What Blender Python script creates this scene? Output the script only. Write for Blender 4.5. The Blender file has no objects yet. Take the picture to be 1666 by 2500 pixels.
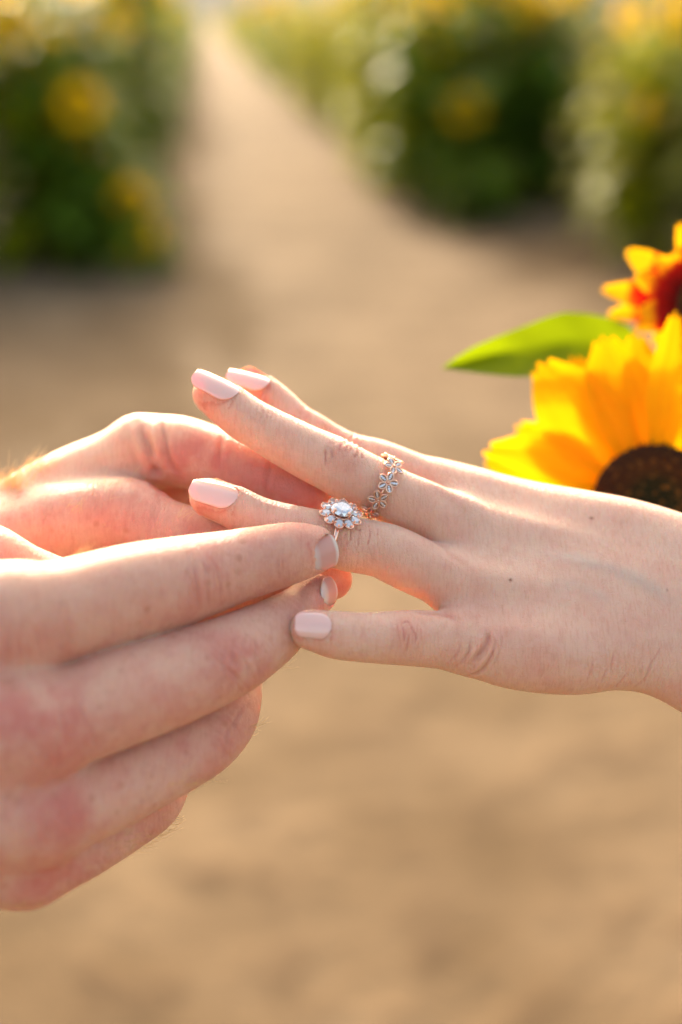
import bpy, math, random
import numpy as np, time; T0 = time.time()
from mathutils import Vector, Matrix
random.seed(4); rng = np.random.default_rng(7)
R = math.radians
SC = bpy.context.scene
COL = SC.collection

# ------------------------------------------------------------------ camera
FPX = 50.0/36.0*2500.0              # focal length in photograph pixels
D0 = 0.46                           # distance of the rings, metres
PITCH = math.atan((1250-40)/FPX); YAW = math.atan(333/FPX*math.cos(PITCH))
CAM = Vector((0, 0, 1.5))
FW = Vector((math.sin(YAW)*math.cos(PITCH), math.cos(YAW)*math.cos(PITCH), -math.sin(PITCH)))
RT = Vector((math.cos(YAW), -math.sin(YAW), 0)); UP = RT.cross(FW)
cd = bpy.data.cameras.new('camera'); cam = bpy.data.objects.new('camera', cd); COL.objects.link(cam)
cam.matrix_world = Matrix(((RT.x, UP.x, -FW.x, CAM.x), (RT.y, UP.y, -FW.y, CAM.y), (RT.z, UP.z, -FW.z, CAM.z), (0, 0, 0, 1)))
cd.sensor_fit = 'VERTICAL'; cd.sensor_height = 36; cd.lens = 50; cd.clip_start = 0.02; cd.clip_end = 3000
cd.dof.use_dof = True; cd.dof.focus_distance = D0-0.006; cd.dof.aperture_fstop = 3.6
SC.camera = cam
# ------------------------------------------------------------------ sky, sun, exposure
SUN_AZ, SUN_EL = R(-7), R(21)
w = bpy.data.worlds.new('World'); SC.world = w; w.use_nodes = True
nt = w.node_tree; bg = nt.nodes['Background']; sky = nt.nodes.new('ShaderNodeTexSky')
sky.sky_type = 'NISHITA'; sky.sun_disc = False; sky.sun_elevation = SUN_EL; sky.sun_rotation = SUN_AZ
sky.dust_density = 7.0; sky.ozone_density = 0.6; sky.air_density = 1.0
wm = nt.nodes.new('ShaderNodeMix'); wm.data_type = 'RGBA'; wm.blend_type = 'MULTIPLY'; wm.inputs[0].default_value = 1.0
wm.inputs[7].default_value = (1.0, 0.925, 0.80, 1)      # golden-hour air
nt.links.new(sky.outputs[0], wm.inputs[6]); nt.links.new(wm.outputs[2], bg.inputs[0]); bg.inputs[1].default_value = 0.15
ld = bpy.data.lights.new('sun', 'SUN'); ld.energy = 1.35; ld.angle = R(0.6); ld.color = (1.0, 0.86, 0.68)
sun = bpy.data.objects.new('sun', ld); COL.objects.link(sun)
SD = Vector((math.sin(SUN_AZ)*math.cos(SUN_EL), math.cos(SUN_AZ)*math.cos(SUN_EL), math.sin(SUN_EL)))
sun.rotation_euler = SD.to_track_quat('Z', 'Y').to_euler()
SC.view_settings.view_transform = 'Standard'; SC.view_settings.look = 'None'
SC.view_settings.gamma = 1.0; SC.view_settings.use_curve_mapping = False; SC.view_settings.exposure = 2.27

# ------------------------------------------------------------------ helpers
BR = np.array([[RT.x, RT.y, RT.z], [-UP.x, -UP.y, -UP.z], [FW.x, FW.y, FW.z]])   # rows: right, down, forward
CAMN = np.array(CAM)
def c2w(P):                       # (right, down, forward) in mm -> world metres
    return CAMN + (np.asarray(P, float)/1000.0) @ BR
def px(x, y, dz):                 # photograph pixel at depth D0+dz (mm) -> (right, down, forward) mm
    d = D0*1000+dz
    return np.array([(x-833)*d/FPX, (y-1250)*d/FPX, d])
def pr(r, dz): return r*(D0*1000+dz)/FPX
def ground(xp, yp):               # pixel -> point on the ground
    v = np.array([(xp-833)/FPX, (yp-1250)/FPX, 1.0]) @ BR
    t = -CAM.z/v[2]; return CAMN + v*t

def tag(o, label=None, cat=None, group=None, kind=None):
    if label: o['label'] = label
    if cat: o['category'] = cat
    if group: o['group'] = group
    if kind: o['kind'] = kind
    return o
def empty(name, loc=(0, 0, 0), rot=(0, 0, 0)):
    o = bpy.data.objects.new(name, None); COL.objects.link(o); o.location = loc; o.rotation_euler = rot
    o.empty_display_size = 0.02
    return o
def mesh_obj(name, V, F, mat, parent=None, smooth=True, attrs=None):
    me = bpy.data.meshes.new(name)
    V = np.asarray(V, np.float32)
    if isinstance(F, np.ndarray) and F.ndim == 2:
        n = len(F); k = F.shape[1]
        me.vertices.add(len(V)); me.vertices.foreach_set('co', V.ravel())
        me.loops.add(n*k); me.loops.foreach_set('vertex_index', F.astype(np.int32).ravel())
        me.polygons.add(n); me.polygons.foreach_set('loop_start', np.arange(0, n*k, k, dtype=np.int32))
        me.polygons.foreach_set('loop_total', np.full(n, k, np.int32))
        me.update(calc_edges=True); me.validate()
    else:
        me.from_pydata([tuple(map(float, v)) for v in V], [], [list(map(int, f)) for f in F])
    me.polygons.foreach_set('use_smooth', [smooth]*len(me.polygons))
    if attrs:
        for k, a in attrs.items():
            at = me.attributes.new(k, 'FLOAT', 'POINT'); at.data.foreach_set('value', np.asarray(a, np.float32))
    me.materials.append(mat); me.update()
    o = bpy.data.objects.new(name, me); COL.objects.link(o)
    if parent is not None:
        o.parent = parent
        bpy_dirty.append(1)
    return o
bpy_dirty = []
class MB:
    """collects shapes into one mesh"""
    def __init__(s): s.V = []; s.F = []
    def add(s, V, F):
        b = len(s.V); s.V += [tuple(v) for v in V]; s.F += [tuple(i+b for i in f) for f in F]; return s
    def build(s, name, mat, parent=None, smooth=True): return mesh_obj(name, s.V, s.F, mat, parent, smooth)
def frame(d):
    d = np.asarray(d, float); d /= np.linalg.norm(d)
    a = np.array([0, 0, 1.0]) if abs(d[2]) < 0.9 else np.array([1.0, 0, 0])
    u = np.cross(a, d); u /= np.linalg.norm(u); return u, np.cross(d, u), d
def tube(P, Rr, n=10, caps=True):
    P = [np.asarray(p, float) for p in P]; V = []; F = []
    if np.isscalar(Rr): Rr = [Rr]*len(P)
    u = None
    for i, p in enumerate(P):
        d = (P[min(i+1, len(P)-1)]-P[max(i-1, 0)]); d /= np.linalg.norm(d)+1e-12
        if u is None: u, v, _ = frame(d)
        else:
            u = u-d*np.dot(u, d); u /= np.linalg.norm(u); v = np.cross(d, u)
        for k in range(n):
            a = 2*math.pi*k/n; V.append(p+Rr[i]*(u*math.cos(a)+v*math.sin(a)))
    for i in range(len(P)-1):
        for k in range(n):
            F.append((i*n+k, i*n+(k+1) % n, (i+1)*n+(k+1) % n, (i+1)*n+k))
    if caps: F.append(tuple(range(n))[::-1]); F.append(tuple((len(P)-1)*n+k for k in range(n)))
    return V, F
def ellipsoid(c, A, n=8, m=6):     # A rows = semi-axis vectors
    V = []; F = []; c = np.asarray(c, float); A = np.asarray(A, float)
    for j in range(m+1):
        t = math.pi*j/m
        for k in range(n):
            a = 2*math.pi*k/n
            V.append(c+A[0]*math.sin(t)*math.cos(a)+A[1]*math.sin(t)*math.sin(a)+A[2]*math.cos(t))
    for j in range(m):
        for k in range(n): F.append((j*n+k, (j+1)*n+k, (j+1)*n+(k+1) % n, j*n+(k+1) % n))
    return V, F

# ------------------------------------------------------------------ materials
def mat(name):
    m = bpy.data.materials.new(name); m.use_nodes = True
    return m, m.node_tree, m.node_tree.nodes['Principled BSDF']
def node(nt, t, **kw):
    n = nt.nodes.new(t)
    for k, v in kw.items():
        if k.startswith('i_'):
            key = k[2:]; key = int(key) if key.isdigit() else key.replace('_', ' ')
            n.inputs[key].default_value = v
        else: setattr(n, k, v)
    return n
def mixc(nt, fac, a, b, mode='MIX'):
    m = nt.nodes.new('ShaderNodeMix'); m.data_type = 'RGBA'; m.blend_type = mode
    for s, v in ((m.inputs[0], fac), (m.inputs[6], a), (m.inputs[7], b)):
        if isinstance(v, (int, float)): s.default_value = v
        elif isinstance(v, tuple): s.default_value = v if len(v) == 4 else (*v, 1)
        else: nt.links.new(v, s)
    return m.outputs[2]
def ramp(nt, inp, stops):
    r = nt.nodes.new('ShaderNodeValToRGB'); e = r.color_ramp.elements
    while len(e) < len(stops): e.new(0.5)
    for q, (p, c) in zip(e, stops): q.position = p; q.color = (*c, 1) if len(c) == 3 else c
    nt.links.new(inp, r.inputs[0]); return r.outputs[0]
def math_(nt, op, a, b=None, clamp=False):
    m = nt.nodes.new('ShaderNodeMath'); m.operation = op; m.use_clamp = clamp
    for s, v in ((m.inputs[0], a), (m.inputs[1], b)):
        if v is None: continue
        if isinstance(v, (int, float)): s.default_value = v
        else: nt.links.new(v, s)
    return m.outputs[0]
def noise(nt, vec, scale, detail=3, rough=0.5):
    n = nt.nodes.new('ShaderNodeTexNoise'); n.inputs['Scale'].default_value = scale
    n.inputs['Detail'].default_value = detail; n.inputs['Roughness'].default_value = rough
    nt.links.new(vec, n.inputs['Vector']); return n.outputs['Fac']
def mapping(nt, vec, scale=(1, 1, 1), rot=(0, 0, 0)):
    m = nt.nodes.new('ShaderNodeMapping'); m.inputs['Scale'].default_value = scale; m.inputs['Rotation'].default_value = rot
    nt.links.new(vec, m.inputs['Vector']); return m.outputs[0]
def attr(nt, name):
    a = nt.nodes.new('ShaderNodeAttribute'); a.attribute_name = name; return a.outputs['Fac']

def skin_material(name, base, red, freck, lines, mottle, rough=0.50):
    m, nt, b = mat(name)
    oc = nt.nodes.new('ShaderNodeTexCoord').outputs['Object']   # object space in metres, x along the hand
    n1 = noise(nt, oc, 60, 4, 0.6); n2 = noise(nt, oc, 230, 3, 0.6)
    c = mixc(nt, math_(nt, 'MULTIPLY', ramp(nt, n1, [(0.40, (0, 0, 0)), (0.68, (1, 1, 1))]), mottle), base, red)
    c = mixc(nt, math_(nt, 'MULTIPLY', ramp(nt, n2, [(0.5, (0, 0, 0)), (0.75, (1, 1, 1))]), mottle*0.6), c, tuple(x*0.82 for x in red))
    rn = ramp(nt, noise(nt, oc, 110, 4, 0.6), [(0.36, (0.35, 0.35, 0.35)), (0.62, (1.15, 1.15, 1.15))])
    c = mixc(nt, math_(nt, 'MULTIPLY', attr(nt, 'red'), rn, True), c, red)
    c = mixc(nt, math_(nt, 'MULTIPLY', attr(nt, 'pale'), 1.0, True), c, (min(1, base[0]*1.12), min(1, base[1]*1.22), min(1, base[2]*1.15)))
    vo = nt.nodes.new('ShaderNodeTexVoronoi'); vo.inputs['Scale'].default_value = 190; nt.links.new(oc, vo.inputs['Vector'])
    fk = ramp(nt, vo.outputs['Distance'], [(0.12, (1, 1, 1)), (0.3, (0, 0, 0))])
    fm = ramp(nt, noise(nt, oc, 75, 2), [(0.5, (0, 0, 0)), (0.62, (1, 1, 1))])
    c = mixc(nt, math_(nt, 'MULTIPLY', math_(nt, 'MULTIPLY', fk, fm), freck), c, (base[0]*0.72, base[1]*0.5, base[2]*0.4))
    c = mixc(nt, math_(nt, 'MULTIPLY', attr(nt, 'crease'), 0.85, True), c, (red[0]*0.85, red[1]*0.55, red[2]*0.5))
    c = mixc(nt, math_(nt, 'MULTIPLY', attr(nt, 'mole'), 1.0, True), c, (0.35, 0.13, 0.07))
    n5 = noise(nt, mapping(nt, oc, (1250, 190, 300), (0, 0, R(8))), 1.0, 3, 0.65)
    c = mixc(nt, math_(nt, 'MULTIPLY', ramp(nt, n5, [(0.48, (0, 0, 0)), (0.66, (1, 1, 1))]), 0.10+0.10*lines), c, (red[0]*0.8, red[1]*0.7, red[2]*0.6))
    c = mixc(nt, math_(nt, 'MULTIPLY', attr(nt, 'vein'), 1.0, True), c, (base[0]*0.72, base[1]*0.86, base[2]*0.98))
    nt.links.new(c, b.inputs['Base Color'])
    b.inputs['Subsurface Weight'].default_value = 1.0
    b.inputs['Subsurface Radius'].default_value = (1.0, 0.36, 0.2)
    b.inputs['Subsurface Scale'].default_value = 0.0028
    b.inputs['Roughness'].default_value = rough; b.inputs['Specular IOR Level'].default_value = 0.42
    # fine skin relief: cracks net, cross lines, pores
    v2 = nt.nodes.new('ShaderNodeTexVoronoi'); v2.feature = 'DISTANCE_TO_EDGE'; v2.inputs['Scale'].default_value = 900
    wn = nt.nodes.new('ShaderNodeMixRGB')
    nt.links.new(mapping(nt, oc, (1.5, 0.7, 1)), v2.inputs['Vector'])
    net = ramp(nt, v2.outputs['Distance'], [(0.0, (0, 0, 0)), (0.12, (1, 1, 1))])
    ln = noise(nt, mapping(nt, oc, (1250, 170, 300), (0, 0, R(10))), 1.0, 3, 0.6)
    h = math_(nt, 'ADD', math_(nt, 'MULTIPLY', net, 0.35), math_(nt, 'MULTIPLY', ln, lines))
    h = math_(nt, 'ADD', h, math_(nt, 'MULTIPLY', noise(nt, oc, 2200, 2), 0.4))
    bm = nt.nodes.new('ShaderNodeBump'); bm.inputs['Strength'].default_value = 1.0; bm.inputs['Distance'].default_value = 0.00042
    nt.links.new(h, bm.inputs['Height']); nt.links.new(bm.outputs[0], b.inputs['Normal'])
    nt.nodes.remove(wn)
    return m
M = {}
M['skin_w'] = skin_material('skin_pale', (0.83, 0.515, 0.37), (0.76, 0.30, 0.21), 0.18, 1.3, 0.30)
M['skin_m'] = skin_material('skin_ruddy', (0.76, 0.43, 0.305), (0.66, 0.22, 0.165), 0.5, 0.9, 0.50)
def simple(name, col, rough=0.5, metal=0, **kw):
    m, nt, b = mat(name); b.inputs['Base Color'].default_value = (*col, 1)
    b.inputs['Roughness'].default_value = rough; b.inputs['Metallic'].default_value = metal
    for k, v in kw.items(): b.inputs[k.replace('_', ' ')].default_value = v
    return m
M['polish'] = simple('pink_polish', (0.90, 0.50, 0.42), 0.12, Coat_Weight=0.6, Coat_Roughness=0.05,
                     Subsurface_Weight=0.4, Subsurface_Scale=0.001)
def bare_nail():
    m, nt, b = mat('bare_nail'); 
    a = attr(nt, 'along')
    c = ramp(nt, a, [(0.0, (0.78, 0.55, 0.48)), (0.26, (0.72, 0.48, 0.42)), (0.40, (0.72, 0.32, 0.26)), (0.86, (0.72, 0.31, 0.25)), (0.94, (0.80, 0.58, 0.50))])
    nt.links.new(c, b.inputs['Base Color']); b.inputs['Roughness'].default_value = 0.3
    b.inputs['Subsurface Weight'].default_value = 0.6; b.inputs['Subsurface Scale'].default_value = 0.002
    return m
M['nail_m'] = bare_nail()
M['rose_gold'] = simple('rose_gold', (0.93, 0.56, 0.42), 0.16, 1.0)
M['dark_gold'] = simple('tarnished_rose_gold', (0.80, 0.48, 0.35), 0.3, 1.0)
def gem():
    m, nt, b = mat('clear_stone')
    b.inputs['Base Color'].default_value = (0.93, 0.91, 0.97, 1); b.inputs['Roughness'].default_value = 0.02
    b.inputs['IOR'].default_value = 2.3; b.inputs['Transmission Weight'].default_value = 0.68
    b.inputs['Coat Weight'].default_value = 0.5
    g = nt.nodes.new('ShaderNodeBsdfGlossy'); g.inputs['Roughness'].default_value = 0.03; g.inputs['Color'].default_value = (1, 1, 1, 1)
    mx = nt.nodes.new('ShaderNodeMixShader'); mx.inputs[0].default_value = 0.28
    nt.links.new(b.outputs[0], mx.inputs[1]); nt.links.new(g.outputs[0], mx.inputs[2]); nt.links.new(mx.outputs[0], nt.nodes['Material Output'].inputs[0])
    return m
M['gem'] = gem()
M['hair'] = simple('golden_hair', (0.82, 0.55, 0.24), 0.4)

# ------------------------------------------------------------------ implicit-surface hands
def catmull(S, sub=4):
    S = np.asarray(S, float); out = []
    P = np.vstack([2*S[0]-S[1], S, 2*S[-1]-S[-2]])
    for i in range(1, len(P)-2):
        p0, p1, p2, p3 = P[i-1], P[i], P[i+1], P[i+2]
        for k in range(sub):
            t = k/sub
            out.append(0.5*(2*p1+(p2-p0)*t+(2*p0-5*p1+4*p2-p3)*t*t+(3*p1-p0-3*p2+p3)*t**3))
    out.append(S[-1]); return np.array(out, np.float32)
def chain(st, sub=4):            # stations (px, py, radius px, dz mm) -> (x,y,z,r) mm
    S = [[*px(x, y, dz), pr(r, dz)] for x, y, r, dz in st]
    return catmull(S, sub)
def d_chain(P, C):
    d = np.full(len(P), 1e3, np.float32); lo, hi = P.min(0), P.max(0)
    for a, b in zip(C[:-1], C[1:]):
        l2 = np.minimum(a[:3], b[:3])-max(a[3], b[3]); h2 = np.maximum(a[:3], b[:3])+max(a[3], b[3])
        if (np.maximum(0, np.maximum(l2-hi, lo-h2))**2).sum() > 196: continue
        ab = b[:3]-a[:3]; L = float(ab@ab)+1e-9
        ap = P-a[:3]
        t = np.clip(ap@ab/L, 0, 1)
        q = ap-t[:, None]*ab
        np.minimum(d, np.sqrt(np.einsum('ij,ij->i', q, q))-(a[3]+t*(b[3]-a[3])), out=d)
    return d
def smin(a, b, k):
    h = np.maximum(k-np.abs(a-b), 0)/k
    return np.minimum(a, b)-h*h*k*0.25
class Hand:
    def __init__(s, palm, fingers, kp=9.0, kf=6.0, kx=1.2):
        s.palm = [chain(c) for c in palm]; s.f = [chain(c) for c in fingers]; s.kp, s.kf, s.kx = kp, kf, kx
    def __call__(s, P):
        P = P.astype(np.float32)
        if len(P) > 6000: return np.concatenate([s(P[i:i+6000]) for i in range(0, len(P), 6000)])
        p = d_chain(P, s.palm[0])
        for c in s.palm[1:]: p = smin(p, d_chain(P, c), s.kp)
        r = None
        for c in s.f:
            g = smin(p, d_chain(P, c), s.kf)
            r = g if r is None else smin(r, g, s.kx)
        return r if r is not None else p
    def bounds(s):
        A = np.vstack(s.palm+s.f)
        return (A[:, :3]-A[:, 3:]).min(0)-3, (A[:, :3]+A[:, 3:]).max(0)+3
def polygonise(f, lo, hi, h):
    q = 6
    n = (np.ceil((hi-lo)/h).astype(int)//q+1)*q+1
    cs = [lo[i]+h*np.arange(0, n[i], q) for i in range(3)]
    G = np.stack(np.meshgrid(*cs, indexing='ij'), -1).reshape(-1, 3)
    dc = f(G).reshape([len(c) for c in cs])
    near = np.abs(dc) < h*q*1.9
    nb = near[:-1, :-1, :-1].copy()
    for i in (0, 1):
        for j in (0, 1):
            for k in (0, 1):
                nb |= near[i:near.shape[0]-1+i, j:near.shape[1]-1+j, k:near.shape[2]-1+k]
    D = np.repeat(np.repeat(np.repeat(dc, q, 0), q, 1), q, 2)[:n[0], :n[1], :n[2]].astype(np.float32)
    mk = np.zeros(n, bool)
    up = np.repeat(np.repeat(np.repeat(nb, q, 0), q, 1), q, 2)
    mk[:-1, :-1, :-1] = up
    for ax in range(3): mk |= np.roll(mk, 1, ax)
    I = np.argwhere(mk); out = np.empty(len(I), np.float32)
    for s in range(0, len(I), 400000):
        out[s:s+400000] = f(lo+h*I[s:s+400000])
    D[mk] = out
    S = D < 0
    cnt = np.zeros(n-1, np.int8)
    for i in (0, 1):
        for j in (0, 1):
            for k in (0, 1): cnt += S[i:n[0]-1+i, j:n[1]-1+j, k:n[2]-1+k]
    act = (cnt > 0) & (cnt < 8)
    C = np.argwhere(act); idx = np.full(n-1, -1, np.int32); idx[tuple(C.T)] = np.arange(len(C))
    acc = np.zeros((len(C), 3)); num = np.zeros(len(C))
    cor = [np.array(c) for c in np.ndindex(2, 2, 2)]
    for a in cor:
        for ax in range(3):
            if a[ax]: continue
            b = a.copy(); b[ax] = 1
            da = D[tuple((C+a).T)]; db = D[tuple((C+b).T)]
            m = (da < 0) != (db < 0)
            t = np.where(m, da/(da-db+1e-12), 0)
            acc += np.where(m[:, None], a+np.outer(t, b-a), 0); num += m
    V = lo+h*(C+acc/num[:, None])
    F = []
    for ax in range(3):
        u, v = (ax+1) % 3, (ax+2) % 3
        sl0 = [slice(0, -1)]*3; sl1 = list(sl0)
        A = S[tuple(slice(0, n[i]-1) for i in range(3))]
        sh = [slice(0, n[i]-1) for i in range(3)]; sh[ax] = slice(1, n[ax])
        B = S[tuple(sh)]
        m = A != B; m2 = m.copy()
        E = np.argwhere(m); E = E[(E[:, u] > 0) & (E[:, v] > 0)]
        du = np.zeros(3, int); du[u] = 1; dv = np.zeros(3, int); dv[v] = 1
        q4 = np.stack([idx[tuple((E-du-dv).T)], idx[tuple((E-dv).T)], idx[tuple(E.T)], idx[tuple((E-du).T)]], 1)
        fl = A[tuple(E.T)]
        q4 = np.where(fl[:, None], q4, q4[:, ::-1]); F.append(q4)
    F = np.vstack(F); F = F[(F >= 0).all(1)]
    return V, F
def grad(f, P, e=0.15):
    g = np.zeros((len(P), 3))
    for s in ((1, 1, 1), (1, -1, -1), (-1, 1, -1), (-1, -1, 1)):
        g += np.outer(f(P+np.array(s)*e), s)
    return g/(np.linalg.norm(g, axis=1)[:, None]+1e-9)
class Skin:
    """hand surface: polygonised, then folded, creased and tinted; coordinates in mm, camera-parallel axes"""
    def __init__(s, hand, h, clip=None):
        lo, hi = hand.bounds()
        s.V, s.F = polygonise(hand, lo, hi, h)
        for it in range(2):
            g = grad(hand, s.V); s.V = s.V-g*np.clip(hand(s.V), -1, 1)[:, None]
        s.N = grad(hand, s.V, 0.5)
        n = len(s.V); s.disp = np.zeros(n); s.red = np.zeros(n); s.pale = np.zeros(n); s.crease = np.zeros(n); s.mole = np.zeros(n); s.vein = np.zeros(n)
        s.pu = s.V[:, 0]/s.V[:, 2]*FPX+833; s.pv = s.V[:, 1]/s.V[:, 2]*FPX+1250
        s.front = s.N[:, 2] < 0.15; s.order = np.argsort(s.pu); s.spu = s.pu[s.order]
    def pick(s, x, y):
        i = s.order[np.searchsorted(s.spu, x-6):np.searchsorted(s.spu, x+6)]; i = i[np.abs(s.pv[i]-y) < 6]
        if not len(i):
            d = (s.pu-x)**2+(s.pv-y)**2+np.where(s.front, 0, 1e5); i = int(np.argmin(d)); return s.V[i]
        i = i[s.V[i, 2] < s.V[i, 2].min()+2.0]
        return s.V[i].mean(0)
    def line(s, pts, width=0.35, depth=0.3, col=0.5, red=0.0, rw=3.0, vein=0.0):
        """a crease (depth > 0) or a ridge (depth < 0) along a polyline lying on the skin"""
        P = np.array([s.pick(*p) for p in pts])
        n = len(P); C = catmull(np.hstack([P, np.arange(n)[:, None]]), 4); Q = C[:, :3]
        ext = max(width*3.5, width+2, rw*2.2 if red else 0)
        m = np.where(((s.V > Q.min(0)-ext) & (s.V < Q.max(0)+ext)).all(1))[0]
        if not len(m): return
        X = s.V[m]; best = np.full(len(m), 1e9); tt = np.zeros(len(m)); T = len(Q)-1
        for i in range(T):
            a, b = Q[i], Q[i+1]; ab = b-a; t = np.clip((X-a)@ab/(ab@ab+1e-9), 0, 1)
            d = np.linalg.norm(X-a-t[:, None]*ab, axis=1); k = d < best
            best[k] = d[k]; tt[k] = (i+t[k])/T
        env = np.clip(np.sin(np.pi*np.clip(tt, 0.03, 0.97))*1.6, 0, 1)
        g = np.exp(-(best/width)**2)*env
        s.disp[m] -= depth*g
        if depth > 0: s.disp[m] += 0.35*depth*np.exp(-((best-2.2*width)/(width*1.3))**2)*env
        s.crease[m] = np.maximum(s.crease[m], col*np.exp(-(best/(width*0.9))**2)*env)
        if vein: s.vein[m] = np.maximum(s.vein[m], vein*g)
        if red: s.red[m] = np.maximum(s.red[m], red*np.exp(-(best/rw)**2)*env)
    def joint(s, x, y, ang, half, n=3, gap=14, width=0.3, depth=0.25, col=0.45, bow=0.18, red=0.3, jit=3, bulge=0.3):
        """n creases across a finger that runs in direction ang (degrees, image sense)"""
        a = R(ang); u = np.array([math.cos(a), math.sin(a)]); v = np.array([-u[1], u[0]])
        for i in range(n):
            o = (i-(n-1)/2)*gap+random.uniform(-2, 2)
            hl = half*random.uniform(0.4, 1.0); s0 = random.uniform(-0.3, 0.3)*half; tl = random.uniform(-0.22, 0.22)
            sg = -1 if i < n/2 else 1
            pts = []
            for t in np.linspace(-1, 1, 7):
                q = np.array([x, y])+u*(o+tl*t*hl+sg*bow*half*(1-t*t)*0.7+random.uniform(-jit, jit)*0.7)+v*(t*hl+s0)
                pts.append(q)
            s.line(pts, width*random.uniform(0.6, 1.2), depth*random.uniform(0.35, 0.95), col*random.uniform(0.6, 1.1))
        s.spot(x, y, pr(half, 0)*0.8, red=red, h=bulge)
    def fine(s, x, y, ang, half, n, span, depth=0.1, width=0.18, col=0.12):
        a = R(ang); u = np.array([math.cos(a), math.sin(a)]); v = np.array([-u[1], u[0]])
        for i in range(n):
            o = random.uniform(-span, span); c = random.uniform(-0.6, 0.6)*half; hl = half*random.uniform(0.2, 0.5)
            tl = random.uniform(-0.5, 0.5)
            pts = [np.array([x, y])+u*(o+tl*t*hl*0.5+random.uniform(-2, 2))+v*(c+t*hl) for t in np.linspace(-1, 1, 5)]
            s.line(pts, width, depth, col)
    def spot(s, x, y, r, red=0, h=0, pale=0, mole=0):
        c = s.pick(x, y); d = np.linalg.norm(s.V-c, axis=1); g = np.exp(-(d/r)**2)
        s.red += red*g; s.disp += h*g; s.pale += pale*g
        if mole: s.mole = np.maximum(s.mole, mole*np.clip(1.6*np.exp(-(d/r)**2), 0, 1))
    def nail(s, base, tip, normal, width, mat_, parent, arch=0.42, lift=0.25, square=0.5, over=0.0, name='fingernail', taper=0.9, groove=0.7, thick=0.35, bc=0.32, cap_=True):
        """base, tip: (px, py, dz) on the nail's midline; normal: outward direction (right, down, forward)"""
        B = px(*base); T = px(*tip); a = T-B; L = np.linalg.norm(a); a /= L
        n = np.asarray(normal, float); n = n-a*(n@a); n /= np.linalg.norm(n); b = np.cross(n, a)
        W = width/2
        def hw(p):    # half width along the nail, p in 0..1
            basec = math.sqrt(max(0, 1-(1-min(p/bc, 1))**2))
            tipc = 1.0 if p < 1-0.14*square*2 else math.sqrt(max(0.0, 1-((p-(1-0.28*square))/(0.28*square+1e-6))**2*0.72))
            return W*basec*tipc*(1-(1-taper)*p)
        def hgt(p, q):  # arch across, slight curve along (q in mm)
            return -arch*W*(q/W)**2*(1-0.25*(abs(q)/W)) - 0.10*L*(p-0.45)**2*1.2
        # press the flesh under the plate
        loc = s.V+s.N*s.disp[:, None]-B
        pa = loc@a/L; qb = loc@b; hn = loc@n
        cand = np.where((pa > -0.25) & (pa < 1.25) & (np.abs(qb) < W*1.5) & (hn > -W*1.6))[0]
        for i in cand:
            p, q = pa[i], qb[i]
            if 0 < p < 1:
                w_ = hw(p)
                if p < 0.10 and not cap_: continue
                if abs(q) < w_*1.0:
                    tgt = hgt(p, q)-0.30
                    if hn[i] > tgt: s.V[i] += n*(tgt-hn[i])
                    s.red[i] = max(s.red[i], 0.5)
                else:
                    e = (abs(q)-w_)
                    if cap_ and p > 0.08 and w_ > W*0.5:
                        cap = hgt(p, w_)-0.02-0.75*e; k_ = min(1, (p-0.08)*6)
                        if hn[i] > cap and e < W*0.7: s.V[i] += n*(cap-hn[i])*k_
                    if e < 0.9: s.crease[i] = max(s.crease[i], groove*math.exp(-(e/0.45)**2))
                    if e < 2.5: s.red[i] = max(s.red[i], 0.35*math.exp(-(e/1.2)**2))
            elif cap_ and p >= 1 and abs(q) < W*1.2:
                cap = hgt(1, min(abs(q), W))-0.35-(p-1)*L*0.8
                if hn[i] > cap: s.V[i] += n*(cap-hn[i])
            elif -0.25 < p <= 0 and abs(q) < W:
                s.red[i] = max(s.red[i], 0.45*math.exp(-(p*L/1.5)**2))
                if p*L > -0.7: s.crease[i] = max(s.crease[i], groove*0.7*math.exp(-(p*L/0.45)**2))
        NP, NQ = 26, 17; V = []; along = []; F = []
        for side in (0, 1):
            for i in range(NP):
                p = i/(NP-1); p2 = 0.5-0.5*math.cos(math.pi*p); w_ = hw(min(max(p2, 0.004), 0.998))
                for j in range(NQ):
                    q = (2*j/(NQ-1)-1)*w_
                    edge = min(1, (1-abs(q)/(w_+1e-6))*5)*min(1, p2*9)
                    z = hgt(p2, q)+lift*(0.15+0.85*edge)*(0.55+0.45*p2) - side*thick - (0 if cap_ else 0.5*max(0, 1-p2/0.16))
                    V.append(B+a*L*p2*(1+over)+b*q+n*z); along.append(p2)
        o = NP*NQ
        for i in range(NP-1):
            for j in range(NQ-1):
                k = i*NQ+j; F.append((k, k+1, k+NQ+1, k+NQ)); F.append((o+k, o+k+NQ, o+k+NQ+1, o+k+1))
        for i in range(NP-1):
            k = i*NQ; F.append((k, k+NQ, o+k+NQ, o+k)); k = i*NQ+NQ-1; F.append((k, o+k, o+k+NQ, k+NQ))
        for j in range(NQ-1):
            k = j; F.append((k, o+k, o+k+1, k+1)); k = (NP-1)*NQ+j; F.append((k, k+1, o+k+1, o+k))
        s.nails.append((name, np.array(V), F, mat_, along))
    nails = None
    def build(s, name, material, root, org):
        V = s.V+s.N*s.disp[:, None]
        # a light relax keeps the folds soft
        o = mesh_obj(name, (V-org)/1000.0, s.F, material, root, True,
                     dict(red=s.red, pale=s.pale, crease=s.crease, mole=s.mole, vein=s.vein))
        for nm, NV, NF, mt, al in s.nails:
            k = mesh_obj(nm, (NV-org)/1000.0, NF, mt, o, True, dict(along=al))
        return o
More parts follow.
